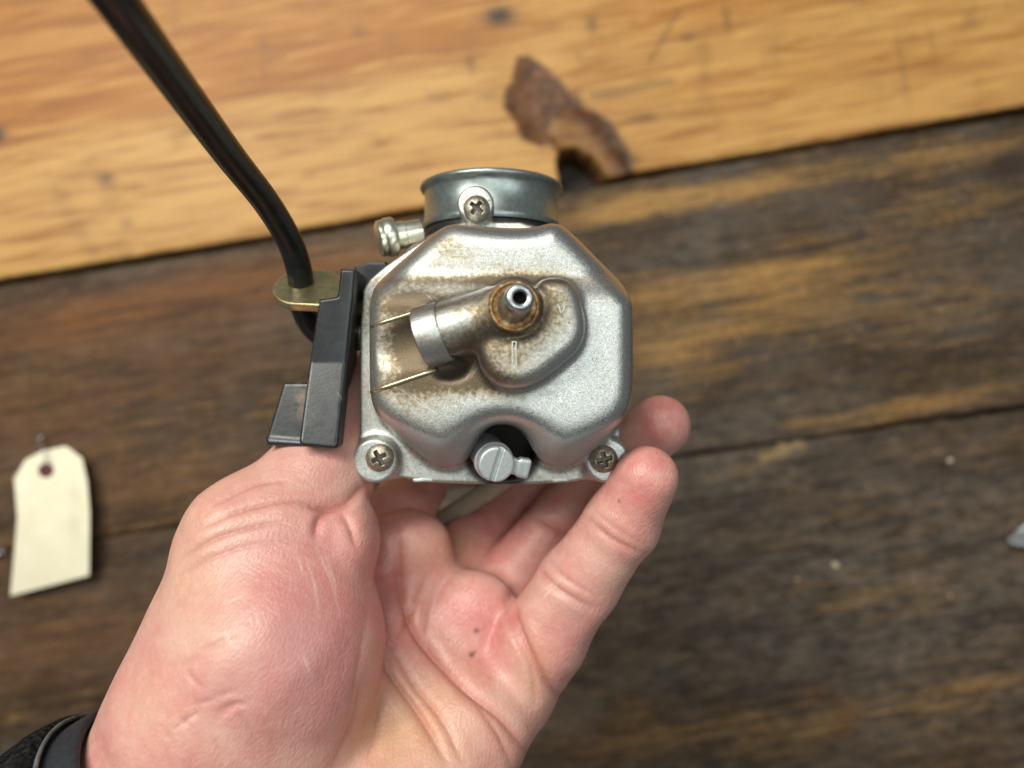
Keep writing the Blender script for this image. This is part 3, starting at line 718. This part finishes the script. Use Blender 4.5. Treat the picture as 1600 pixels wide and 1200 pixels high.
# body casting behind the bowl
def body_fn(p):
    y = p[:, 1]
    b = extr(poly2(p, FLG)+0.6, p[:, 2], CAM_H-192, CAM_H-184.4, 1.2)
    b = smin(b, box(p, (-4, 8, CAM_H-205), (24, 28, 17), 5), 5)
    b = smin(b, cyl(p, (-5.3, 41.0, CAM_H-207), (-5.3, -22, CAM_H-207), 18.0, 2), 5)
    b = smin(b, cyl(p, (-5, 12, CAM_H-225), (-5, 12, CAM_H-262), 15, 2), 4)
    b = smax(b, -cyl(p, P(785, 702, 178)+np.array([0, 0, -21]), P(785, 702, 178)+np.array([0, 0, 14]), 8.0), 0.8)
    b = smax(b, -cyl(p, (-5.3, 60.0, CAM_H-207), (-5.3, 20, CAM_H-207), 14.5), 0.6)
    return b
V, Fq = sdf_mesh(body_fn, (-42, -32, CAM_H-266), (34, 52, CAM_H-180), 0.7, 1)
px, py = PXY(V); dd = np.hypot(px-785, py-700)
body_shade = smoothstep(75, 60, dd)*smoothstep(184.8, 187, CAM_H-V[:, 2])  # body recess blackened to stand for its shade
nn = 0.25+0.25*np.sin(V[:, 0]*0.5)*np.sin(V[:, 2]*0.4)
build('body_casting', V, Fq, M_BODY, carb, {'dirt': nn, 'polish': np.zeros(len(V)), 'shade_grime': body_shade})
# bright chips where the flange edge was prised
for (x0, x1) in ((645, 676), (862, 888)):
    ys = [752.5, 751.0, 752.5, 750.5, 752]; xs = np.linspace(x0, x1, 5)
    top = [P(xs[i], ys[i]-4.5+1.5*math.sin(i*2.3), 180.15) for i in range(5)]+[P(xs[i], 752.8+0.8*math.sin(i*1.7), 180.15) for i in range(4, -1, -1)]
    V, Fs = prism(top[::-1], (0, 0, -1.2)); build('flange_nick', V, Fs, M_ALLOY, carb, smooth=False, bevel=0.25)

# inlet spigot with rolled rim
SC = np.array([-5.6, -1.3, CAM_H-207.0]); up = (0, 1, 0)
V, Fs = ring([(15.6, 43.3), (18.4, 43.3), (18.65, 44.0), (18.65, 44.9), (18.25, 45.3), (18.2, 52.6), (18.5, 53.4), (19.15, 53.7), (19.5, 54.3), (19.35, 54.95), (18.7, 55.3), (17.6, 55.3), (16.8, 54.6), (16.2, 52)], SC, up, 128, hint=(0, 0, 1))
build('inlet_spigot', V, Fs, M_ZINC, carb, sharp=50)
V, Fs = ring([(14, 40), (17.6, 40), (17.9, 40.6), (17.9, 42.9), (17.6, 43.4), (14, 43.4)], SC, up, 96, hint=(0, 0, 1))
build('rubber_seal', V, Fs, M_RUBBER, carb)
sp_ = np.array([SC[0]+0.9, 44.5, SC[2]+18.18])
V, Fs = prism([sp_+np.array([-.16, 0, 0.05]), sp_+np.array([.16, 0, 0.05]), sp_+np.array([.16, 5.8, 0.05]), sp_+np.array([-.16, 5.8, 0.05])], (0, 0, -0.5))
build('mould_seam', V, Fs, M_ZINC, carb, smooth=False)

# fuel pipe stub on the left
fb = P(658, 362, 193); fa = P(588, 374, 190)-fb; L = np.linalg.norm(fa)
V, Fs = lathe([(3.2, 0), (3.2, L-7.5), (3.5, L-7.3), (3.5, L-5.3), (4.5, L-5.0), (4.9, L-4.5), (4.9, L-2.6), (4.5, L-2.0), (4.6, L-1.7), (4.5, L-0.8), (3.6, L-0.25), (2.2, L), (0, L)], fb, fa, 48)
build('pipe_stub', V, Fs, M_FITTING, carb, sharp=45)

# black lever bracket
ARM = [Q(*a, 175) for a in [(534, 421), (528, 464), (500, 468), (483, 566), (474, 688), (478, 695), (530, 699), (534, 694), (541, 566), (552, 470), (557, 422)]]
TAB = [Q(*a, 177) for a in [(441, 597), (417, 684), (420, 694), (500, 697), (500, 597)]]
y_f = Q(0, 566, 175)[1]; y_e = Q(0, 699, 175)[1]; x_t = Q(480, 0, 177)[0]
def lever_fn(p):
    x, y, z = p[:, 0], p[:, 1], p[:, 2]
    u = np.clip((y_f-y)/(y_f-y_e), 0, 1.2)
    ztop = CAM_H-175+np.where(y < y_f, 4.2*u, 0.06*(y-y_f))
    z1 = z-ztop
    a = extr(poly2(p, ARM), z1, -12.0+6.0*np.minimum(u*3, 1), 0, 0.75)
    a = smax(a, -extr(poly2(p, np.array(ARM)*1.0)+2.0, z1, -40, -2.6, 0.3), 0.5)
    z2 = z-(CAM_H-177.5+2.2*u+0.10*(x-x_t))
    t = extr(poly2(p, TAB), z2, -2.6, 0, 0.8)
    rim = extr(poly2(p, [Q(*c, 177) for c in [(417, 684), (420, 695), (500, 698), (500, 690)]]), z2, -4.5, 0.3, 0.7)
    t = smin(t, rim, 0.9)
    return smin(a, t, 0.5)
V, Fq = sdf_mesh(lever_fn, (-60, -18, CAM_H-195), (-33, 30, CAM_H-167), 0.3, 1)
px, py = PXY(V)
wr = np.exp(-(((px-470)/10)**2+((py-625)/26)**2))*smoothstep(172.5, 174, CAM_H-V[:, 2])+0.4*np.exp(-((px-552)/5)**2)*smoothstep(177, 182, CAM_H-V[:, 2])
lever = build('lever_bracket', V, Fq, M_BLACK, carb, {'wear': np.clip(wr, 0, 1)})
V, Fs = prism([P(552, 416, 186), P(549, 470, 186), P(600, 470, 186), P(606, 408, 186), P(575, 408, 186)], (0, 0, -9)); build('lever_arm', V, Fs, M_BLACK, lever, smooth=False, bevel=0.8)
V, Fs = lathe([(4.6, 0), (4.6, 6), (4.0, 6.6), (0, 6.6)], P(590, 520, 190), (-1, 0, 0), 32); build('pivot_bolt', V, Fs, M_SCREW, lever, sharp=40)
V, Fs = lathe([(3.6, 0), (3.6, 4.5), (3.2, 5), (0, 5)], P(585, 620, 192), (-1, 0, 0), 32); build('pivot_bolt', V, Fs, M_SCREW, lever, sharp=40)

# plated tab that the hose passes through
tn = np.array([0.06, 0.70, 0.70]); tn /= np.linalg.norm(tn); e1 = np.array([1.0, 0, 0]); e1 -= tn*(e1@tn); e1 /= np.linalg.norm(e1); e2 = np.cross(tn, e1)
tc = P(468, 447, 187)
outl = [tc+e1*(6.4*math.cos(a))+e2*(7.0*math.sin(a)) for a in np.linspace(math.pi*0.5, math.pi*1.5, 22)]
outl += [tc+e1*6.5+e2*-7.0, tc+e1*9.4+e2*-4.6, tc+e1*10.6+e2*0, tc+e1*9.4+e2*4.6, tc+e1*6.5+e2*7.0]
V, Fs = prism(outl, -tn*2.3); build('hose_tab', V, Fs, M_BRASS, carb, smooth=False, bevel=0.35)

# grey vent tube under the body
V, Fs = tube(spline([P(860, 690, 205), P(795, 745, 212), P(735, 785, 220), P(655, 835, 232)], 24), 2.9, 20); build('vent_tube', V, Fs, M_VENT, carb)

# ------------------------------------------------------------------ hose
path = spline([P(30, -260, 82), P(104, -110, 94), P(192, 15, 108), P(285, 143, 132), P(358, 242, 154), P(416, 316, 172), P(452, 376, 182), P(468, 425, 187), P(470, 455, 190), P(474, 482, 193), P(490, 512, 196), P(530, 540, 200), P(575, 552, 203)], 140)
V, Fs = tube(path, 3.12, 32)
tag(build('rubber_hose', V, Fs, M_HOSE), 'scuffed black rubber hose running through the plated tab beside the carburetor', 'hose')

# ------------------------------------------------------------------ hand
person = tag(empty('person', tuple(P(420, 1300, 190))), 'bare left hand, palm up, fingers curled round the carburetor, dark cuff at wrist', 'person')
def chain(p, pts, k=3.0):
    d = None
    for (a, b) in zip(pts[:-1], pts[1:]):
        c = cone(p, P(*a[:3]), P(*b[:3]), a[3], b[3])
        d = c if d is None else smin(d, c, k)
    return d
LITTLE = [(800, 1080, 194, 10.8), (846, 1000, 190, 10.8), (903, 912, 187, 9.7), (972, 818, 181, 8.7), (1009, 747, 176, 7.5)]
RING = [(740, 985, 204, 11.5), (800, 905, 210, 9.6), (890, 800, 213, 9.0), (985, 705, 207, 8.4), (1032, 664, 200, 7.8)]
MIDDLE = [(670, 930, 208, 11.5), (735, 860, 221, 9.8), (815, 800, 233, 9.3), (880, 700, 240, 8.6), (900, 640, 238, 7.8)]
INDEX = [(590, 880, 206, 11.5), (622, 812, 216, 9.8), (655, 748, 236, 9.2), (690, 670, 246, 8.4), (730, 625, 247, 7.6)]
THUMB = [(300, 1130, 172, 19), (395, 850, 177, 15.0), (505, 738, 186, 11.2), (548, 640, 197, 9.6), (560, 590, 200, 8.2)]
def hand_fn(p):
    b = chain(p, [(275, 1240, 172, 21), (590, 880, 206, 11.5)])
    b = smin(b, chain(p, [(310, 1280, 172, 21), (670, 930, 206, 11.5)]), 12)
    b = smin(b, chain(p, [(350, 1320, 172, 21), (740, 985, 203, 11.5)]), 12)
    b = smin(b, chain(p, [(395, 1360, 172, 20), (800, 1075, 193, 10.8)]), 12)
    # forearm
    b = smin(b, chain(p, [(275, 1240, 172, 22), (60, 1520, 165, 26)]), 10)
    b = smin(b, chain(p, [(385, 1350, 172, 22), (190, 1640, 165, 26)]), 10)
    # heel of the hand
    b = smin(b, chain(p, [(600, 1340, 172, 17), (733, 1150, 184, 13.2)]), 9)
    b = smin(b, chain(p, [(420, 1340, 166, 18), (640, 1290, 174, 17)]), 10)
    # pads below the fingers
    b = smin(b, ellip(p, P(745, 965, 197), np.eye(3), (11, 12, 8)), 5)
    b = smin(b, ellip(p, P(640, 850, 202), np.eye(3), (11, 9, 8)), 6)
    # thumb, ball of the thumb
    t = chain(p, THUMB, 7)
    t = smin(t, chain(p, [(335, 1130, 168, 21), (425, 1010, 170, 21.5), (484, 860, 178, 14.5)]), 7)
    t = smin(t, chain(p, [(440, 1130, 174, 20), (470, 1000, 174, 18)]), 9)
    t = smin(t, ellip(p, P(556, 838, 176), np.eye(3), (5.0, 7.5, 8)), 5)
    b = smin(b, t, 3.2)
    for f in (INDEX, MIDDLE, RING, LITTLE): 
        b = smin(b, chain(p, f, 2.5), 2.6)
    return b
V, Fq = sdf_mesh(hand_fn, (-150, -175, CAM_H-262), (62, 6, CAM_H-135), 0.5, 1)
N = vnormals(V, Fq); px, py = PXY(V); face = smoothstep(0.0, 0.35, N[:, 2]); dep = CAM_H-V[:, 2]
disp = np.zeros(len(V)); crease = np.zeros(len(V)); scar = np.zeros(len(V)); fold = np.zeros(len(V))
def mk(pl, wpx, depth, col=0.6, dmin=0, dmax=999, taper=True):
    global disp, crease
    pl = spline(np.array([(a, b, 0) for a, b in pl], float), 8*len(pl))[:, :2]
    d, t = seg2(px, py, pl)
    e = np.sin(np.pi*np.clip(t, 0.02, 0.98))**0.5 if taper else 1.0
    m = face*(dep > dmin)*(dep < dmax); depth = depth*1.3
    disp -= depth*e*m*(0.6*np.exp(-np.abs(d)/(0.75*wpx))+0.4*np.exp(-(d/(1.8*wpx))**2))
    disp += 0.10*depth*e*m*np.exp(-((d-3.0*wpx)/(2.0*wpx))**2)
    crease += col*e*m*np.exp(-(d/(wpx*1.1))**2)
# palm
mk([(621, 826), (624, 895), (631, 946), (652, 996), (692, 1042), (728, 1078), (784, 1123), (824, 1174)], 7, 1.5, 0.75, 165)
mk([(596, 1000), (606, 1047), (642, 1098), (672, 1144), (697, 1190)], 6, 1.0, 0.6, 160)
mk([(612, 1012), (650, 1075), (690, 1125), (722, 1190)], 5, 0.7, 0.4, 160)
mk([(668, 900), (640, 960), (618, 1010)], 5, 0.6, 0.4, 170)
mk([(690, 1040), (668, 1000), (676, 940), (700, 905)], 7, 0.6, 0.25, 170)
mk([(800, 930), (806, 970), (822, 1010), (850, 1062), (880, 1095)], 5.5, 1.5, 0.7, 165, 215)
mk([(790, 930), (800, 985), (830, 1050), (836, 1098)], 4, 0.5, 0.35, 165)
mk([(560, 1100), (585, 1060), (596, 1010), (590, 900)], 6, 0.5, 0.35, 172)
mk([(575, 1190), (590, 1130), (600, 1080)], 5, 0.5, 0.3, 165)
mk([(520, 1195), (552, 1130), (568, 1060)], 4, 0.6, 0.4, 150)
mk([(745, 1100), (780, 1150), (800, 1198)], 4, 0.4, 0.3, 150)
# little finger
mk([(838, 884), (868, 917), (922, 950)], 4.5, 0.7, 0.6, 0, 195)
mk([(856, 872), (884, 904), (932, 932)], 4, 0.4, 0.4, 0, 195)
mk([(916, 808), (955, 841), (1004, 866)], 4.5, 0.6, 0.5, 0, 195)
mk([(928, 796), (965, 828), (1008, 850)], 3.5, 0.3, 0.3, 0, 195)
# ring and middle
mk([(836, 806), (870, 826), (900, 848)], 5, 0.6, 0.5, 195, 230)
mk([(1000, 640), (1020, 660), (1040, 690)], 5, 0.0, 0.0, 180, 230)
# thumb folds
mk([(572, 758), (545, 780), (520, 792), (500, 792), (478, 790)], 6, 1.5, 0.7, 0, 190)
mk([(514, 795), (498, 812), (492, 840)], 5, 0.9, 0.45, 0, 190)
mk([(534, 800), (548, 826), (556, 856)], 5, 0.7, 0.35, 0, 190)
mk([(284, 872), (340, 840), (400, 822), (450, 816)], 3.5, 0.45, 0.65, 0, 180)
mk([(308, 828), (370, 800), (440, 785), (490, 784)], 3.5, 0.45, 0.65, 0, 185)
mk([(330, 792), (400, 758), (450, 752)], 3, 0.3, 0.4, 0, 185)
mk([(270, 905), (330, 872), (400, 850), (470, 846)], 3, 0.25, 0.35, 0, 180)
mk([(520, 1180), (545, 1120), (560, 1040), (575, 960)], 4, 0.3, 0.25, 0, 170)
for i in range(14):                                        # dry cross-hatched skin at the base of the thumb
    x0 = 255+rng.uniform(0, 130); y0 = 1000+rng.uniform(0, 170); a = rng.choice([0.5, -0.9])+rng.normal(0, 0.2); L = rng.uniform(25, 60)
    mk([(x0, y0), (x0+L*0.5*math.cos(a)+rng.normal(0, 3), y0-L*0.5*math.sin(a)), (x0+L*math.cos(a), y0-L*math.sin(a))], 3.0, 0.28, 0.14, 0, 175)
for pl in ([(494, 853), (506, 880), (518, 910), (533, 968)], [(478, 872), (492, 915), (500, 965)], [(505, 858), (520, 900), (528, 930)], [(466, 868), (474, 900)], [(470, 1018), (480, 1040), (487, 1062)], [(345, 944), (390, 928)], [(350, 985), (362, 1012)], [(880, 900), (858, 925), (845, 940)], [(870, 905), (850, 922)]):
    d, t = seg2(px, py, spline(np.array([(a, b, 0) for a, b in pl], float), 16)[:, :2])
    scar += 0.38*face*np.exp(-(d/1.8)**2)*np.sin(np.pi*np.clip(t, 0.05, 0.95))*(dep < 195)
V = V+N*disp[:, None]
V = V+N*(0.22*np.sin(V[:, 0]*0.31+1.3*np.sin(V[:, 1]*0.17))*np.sin(V[:, 1]*0.27+V[:, 2]*0.2))[:, None]*face[:, None]
def gs(cx, cy, rx, ry, a, dm=0, dM=999): return a*np.exp(-(((px-cx)/rx)**2+((py-cy)/ry)**2))*(dep > dm)*(dep < dM)
red = 0.36+gs(985, 760, 60, 60, 0.45)+gs(1045, 650, 50, 60, 0.5)+gs(740, 970, 70, 80, 0.45)+gs(520, 880, 80, 70, 0.40)+gs(470, 1020, 110, 110, 0.5)+gs(870, 990, 60, 60, 0.3)+gs(800, 830, 90, 60, 0.45, 195)+gs(620, 880, 60, 70, 0.35, 180)+gs(300, 1080, 70, 50, 0.25)-gs(330, 960, 80, 120, 0.30)-gs(935, 880, 40, 40, 0.2)-gs(470, 760, 80, 40, 0.1)+gs(680, 780, 140, 50, 0.3, 195)
yellow = gs(650, 1130, 100, 80, 0.75, 160)+gs(690, 860, 70, 40, 0.4, 185)+gs(835, 1040, 25, 60, 0.5)+gs(300, 900, 60, 120, 0.35)+gs(240, 1100, 60, 60, 0.3)+gs(580, 1150, 50, 60, 0.4, 160)
mauve = gs(475, 1000, 75, 120, 0.75, 0, 185)+gs(350, 1090, 60, 40, 0.4, 0, 185)+gs(900, 985, 40, 50, 0.35)+gs(440, 840, 60, 30, 0.3, 0, 185)
speck = np.zeros(len(V))
for (x, y, r) in ((737, 1023, 4.5), (744, 985, 4), (967, 783, 2.2), (741, 1019, 2.5), (700, 1000, 1.5)): speck = np.maximum(speck, 0.85*np.exp(-(np.hypot((px-x), (py-y))/r)**2)*face)
ridge = np.clip(gs(960, 830, 90, 130, 1.0, 0, 198)+gs(1040, 650, 60, 60, 0.7)+gs(740, 970, 90, 90, 0.6), 0, 1)
lines = np.clip(gs(400, 850, 160, 120, 1.0, 0, 185)+gs(500, 930, 90, 120, 0.6, 0, 180), 0, 1)
build('hand', V, Fq, M_SKIN, person, {'red': np.clip(red, 0, 1), 'yellow': np.clip(yellow, 0, 1), 'mauve': np.clip(mauve, 0, 1), 'crease': np.clip(crease, 0, 1), 'scar': np.clip(scar, 0, 0.6), 'speck': speck, 'ridge': ridge, 'lines': lines})

# cuff and strap at the wrist
wc = P(285, 1275, 170); wa = P(120, 1490, 166)-P(330, 1295, 172); wa /= np.linalg.norm(wa)
V, Fs = ring([(29.0, 0), (30.0, -0.6), (31.0, 0.3), (31.6, 3), (32.4, 8), (32.4, 10), (29.0, 10)], wc, wa, 96, sx=1.0, sy=1.0, hint=(0, 0, 1))
M_STRAP = simple('navy_black_band', (0.018, 0.022, 0.030), 0.6, 0.0, 0.25, 900, 0.4, 0.0003)
build('band', V, Fs, M_STRAP, person)
V, Fs = ring([(30, 7), (33.0, 6.5), (35.2, 8), (36.6, 13), (38.5, 40), (38.5, 90), (32, 90)], wc, wa, 160, hint=(0, 0, 1))
t_ = NT('black_fleece'); p_ = t_.pos(); n_ = t_.noise(p_, 520, 5, 0.7); n2_ = t_.voro(p_, 700)
t_.set(col=t_.mix(t_.ramp(n_, (0.4, 0), (0.7, 1)), (0.006, 0.006, 0.007), (0.035, 0.035, 0.036)), rough=0.95, normal=t_.bump(t_.math('ADD', n_, n2_), 1.0, 0.0015), spec=0.1)
build('fleece_cuff', V, Fs, t_.m, person)
V, Fs = ring([(33.1, 6.3), (33.6, 6.0), (34.0, 6.5), (33.7, 7.3), (33.1, 7.2)], wc, wa, 96, hint=(0, 0, 1))
build('cuff_edge', V, Fs, simple('grey_trim', (0.14, 0.14, 0.14), 0.8, 0, 0.3), person)

# ------------------------------------------------------------------ paper tag on the bench
t_ = NT('manila_card'); p_ = t_.pos(); n_ = t_.noise(p_, 90, 4, 0.6); f_ = t_.noise(p_, 900, 3)
c_ = t_.mix(t_.ramp(n_, (0.35, 0), (0.7, 1)), (0.82, 0.75, 0.55), (0.88, 0.82, 0.63))
c_ = t_.mix(t_.attr('pencil'), c_, (0.42, 0.39, 0.30))
t_.set(col=c_, rough=0.8, normal=t_.bump(f_, 0.2, 0.0001), spec=0.2)
M_CARD = t_.m
tagp = tag(empty('paper_tag', tuple(P(80, 820, 381))), 'cream paper tag with a red-brown eyelet lying on the dark planks', 'tag')
TP = [(22, 748), (40, 718), (66, 705), (103, 697), (128, 716), (136, 752), (140, 800), (139, 899), (78, 915), (16, 931), (22, 868), (27, 808)]
cx, cy = 80, 815
nr = 10; rings_ = []
ol = []
for i in range(len(TP)):
    a = np.array(TP[i], float); b = np.array(TP[(i+1) % len(TP)], float)
    for t in np.linspace(0, 1, 8, endpoint=False): ol.append(a+(b-a)*t)
ol = np.array(ol); no = len(ol)
hole = np.array([(72+6.5*math.cos(a), 735+6.5*math.sin(a)) for a in np.linspace(0, 2*np.pi, no, endpoint=False)])
hole = np.array([np.array([72, 735])+6.5*(o-np.array([72, 735]))/np.linalg.norm(o-np.array([72, 735])) for o in ol])
Vt = []; pen = []
def card_z(x, y): return 377.5-2.0*math.sin((y-700)/230*math.pi)*0.8-1.8*((x-80)/60)**2*(1 if x < 80 else 0.4)+2.2*((y-815)/115)**2*0.8
for k in range(nr+1):
    f = (k/nr)**1.2
    for j in range(no):
        q = hole[j]*(1-f)+ol[j]*f
        Vt.append(P(q[0], q[1], card_z(q[0], q[1])))
        pen.append(0.35*math.exp(-((q[0]-117)/9)**2)*(math.exp(-((q[1]-772)/14)**2)+math.exp(-((q[1]-822)/20)**2)))
Vt = np.array(Vt); top_n = len(Vt); Vb = Vt.copy(); Vb[:, 2] -= 0.35
Fs = []
for k in range(nr):
    for j in range(no):
        j2 = (j+1) % no; a, b, c, d = k*no+j, k*no+j2, (k+1)*no+j2, (k+1)*no+j
        Fs.append((a, b, c, d)); Fs.append((top_n+d, top_n+c, top_n+b, top_n+a))
for j in range(no):
    j2 = (j+1) % no; a, b = nr*no+j, nr*no+j2; Fs.append((b, a, top_n+a, top_n+b)); Fs.append((j, j2, top_n+j2, top_n+j))
build('card', np.vstack([Vt, Vb]), Fs, M_CARD, tagp, {'pencil': pen+pen}, sharp=40)
V, Fs = ring([(1.6, -0.5), (1.6, 0.45), (2.0, 0.6), (3.6, 0.5), (3.9, 0.3), (3.9, -0.2)], P(72, 735, card_z(72, 735)), (0, 0, 1), 40)
build('eyelet', V, Fs, simple('red_brown_fibre', (0.20, 0.065, 0.05), 0.7, 0, 0.2), tagp)
V, Fs = tube(spline([P(73, 735, 377), P(71, 718, 375), P(67, 700, 376), P(60, 690, 380), P(66, 680, 382)], 24), 0.45, 8)
build('wire', V, Fs, simple('grey_wire', (0.45, 0.46, 0.5), 0.35, 0.8), tagp)

# ------------------------------------------------------------------ debris
def lump(name, px_, py_, r, mat, label, cat, group=None, flat=0.6, seed=0):
    rr = np.random.default_rng(seed); V = []; n, m = 10, 6
    c = P(px_, py_, CAM_H); 
    for i in range(m+1):
        ph = math.pi*i/m
        for j in range(n):
            th = 2*math.pi*j/n; k = r*(1+0.25*rr.normal())
            V.append(c+np.array([k*math.sin(ph)*math.cos(th)*1.3, k*math.sin(ph)*math.sin(th), r*flat*(1+math.cos(ph))-0.2]))
    Fs = [(i*n+j, (i+1)*n+j, (i+1)*n+(j+1) % n, i*n+(j+1) % n) for i in range(m) for j in range(n)]
    return tag(build(name, V, Fs, mat), label, cat, group)
M_CRUMB = simple('pale_crumb', (0.40, 0.28, 0.13), 0.7, 0, 0.2)
M_CRUMB2 = simple('cream_crumb', (0.55, 0.47, 0.32), 0.6, 0, 0.15)
lump('crumb', 1304, 883, 1.7, M_CRUMB2, 'largest pale crumb on the dark plank right of the hand', 'crumb', 'crumbs on the bench', seed=1)
lump('crumb', 1484, 720, 1.2, M_CRUMB2, 'small pale crumb just below the dark plank seam at far right', 'crumb', 'crumbs on the bench', seed=2)
lump('crumb', 1246, 905, 1.1, M_CRUMB, 'tan crumb just left of the largest pale crumb', 'crumb', 'crumbs on the bench', seed=3)
lump('crumb', 1484, 930, 1.0, M_CRUMB, 'small tan crumb below the clear plastic scrap at far right', 'crumb', 'crumbs on the bench', seed=4)
t_ = NT('clear_plastic'); t_.set(col=(0.85, 0.88, 0.9), rough=0.15); t_.b.inputs['Transmission Weight'].default_value = 0.85; M_CLEAR = t_.m
V, Fs = multi([prism([P(1580, 843, 381.5), P(1592, 826, 381), P(1640, 790, 379), P(1650, 860, 378), P(1600, 852, 381)][::-1], (0, 0, -1.0)), tube(spline([P(1576, 842, 381), P(1592, 848, 380), P(1650, 852, 378)], 12), 1.6, 12)])
tag(build('plastic_scrap', V, Fs, M_CLEAR, bevel=0.3), 'clear plastic scrap with a white rolled edge at the right edge of the picture', 'plastic scrap')
V, Fs = tube(spline([P(-40, 868, 382), P(-10, 864, 381), P(6, 861, 382.5)], 12), 1.3, 12)
tag(build('plastic_sliver', V, Fs, M_CLEAR), 'short white plastic sliver left of the paper tag', 'plastic sliver')
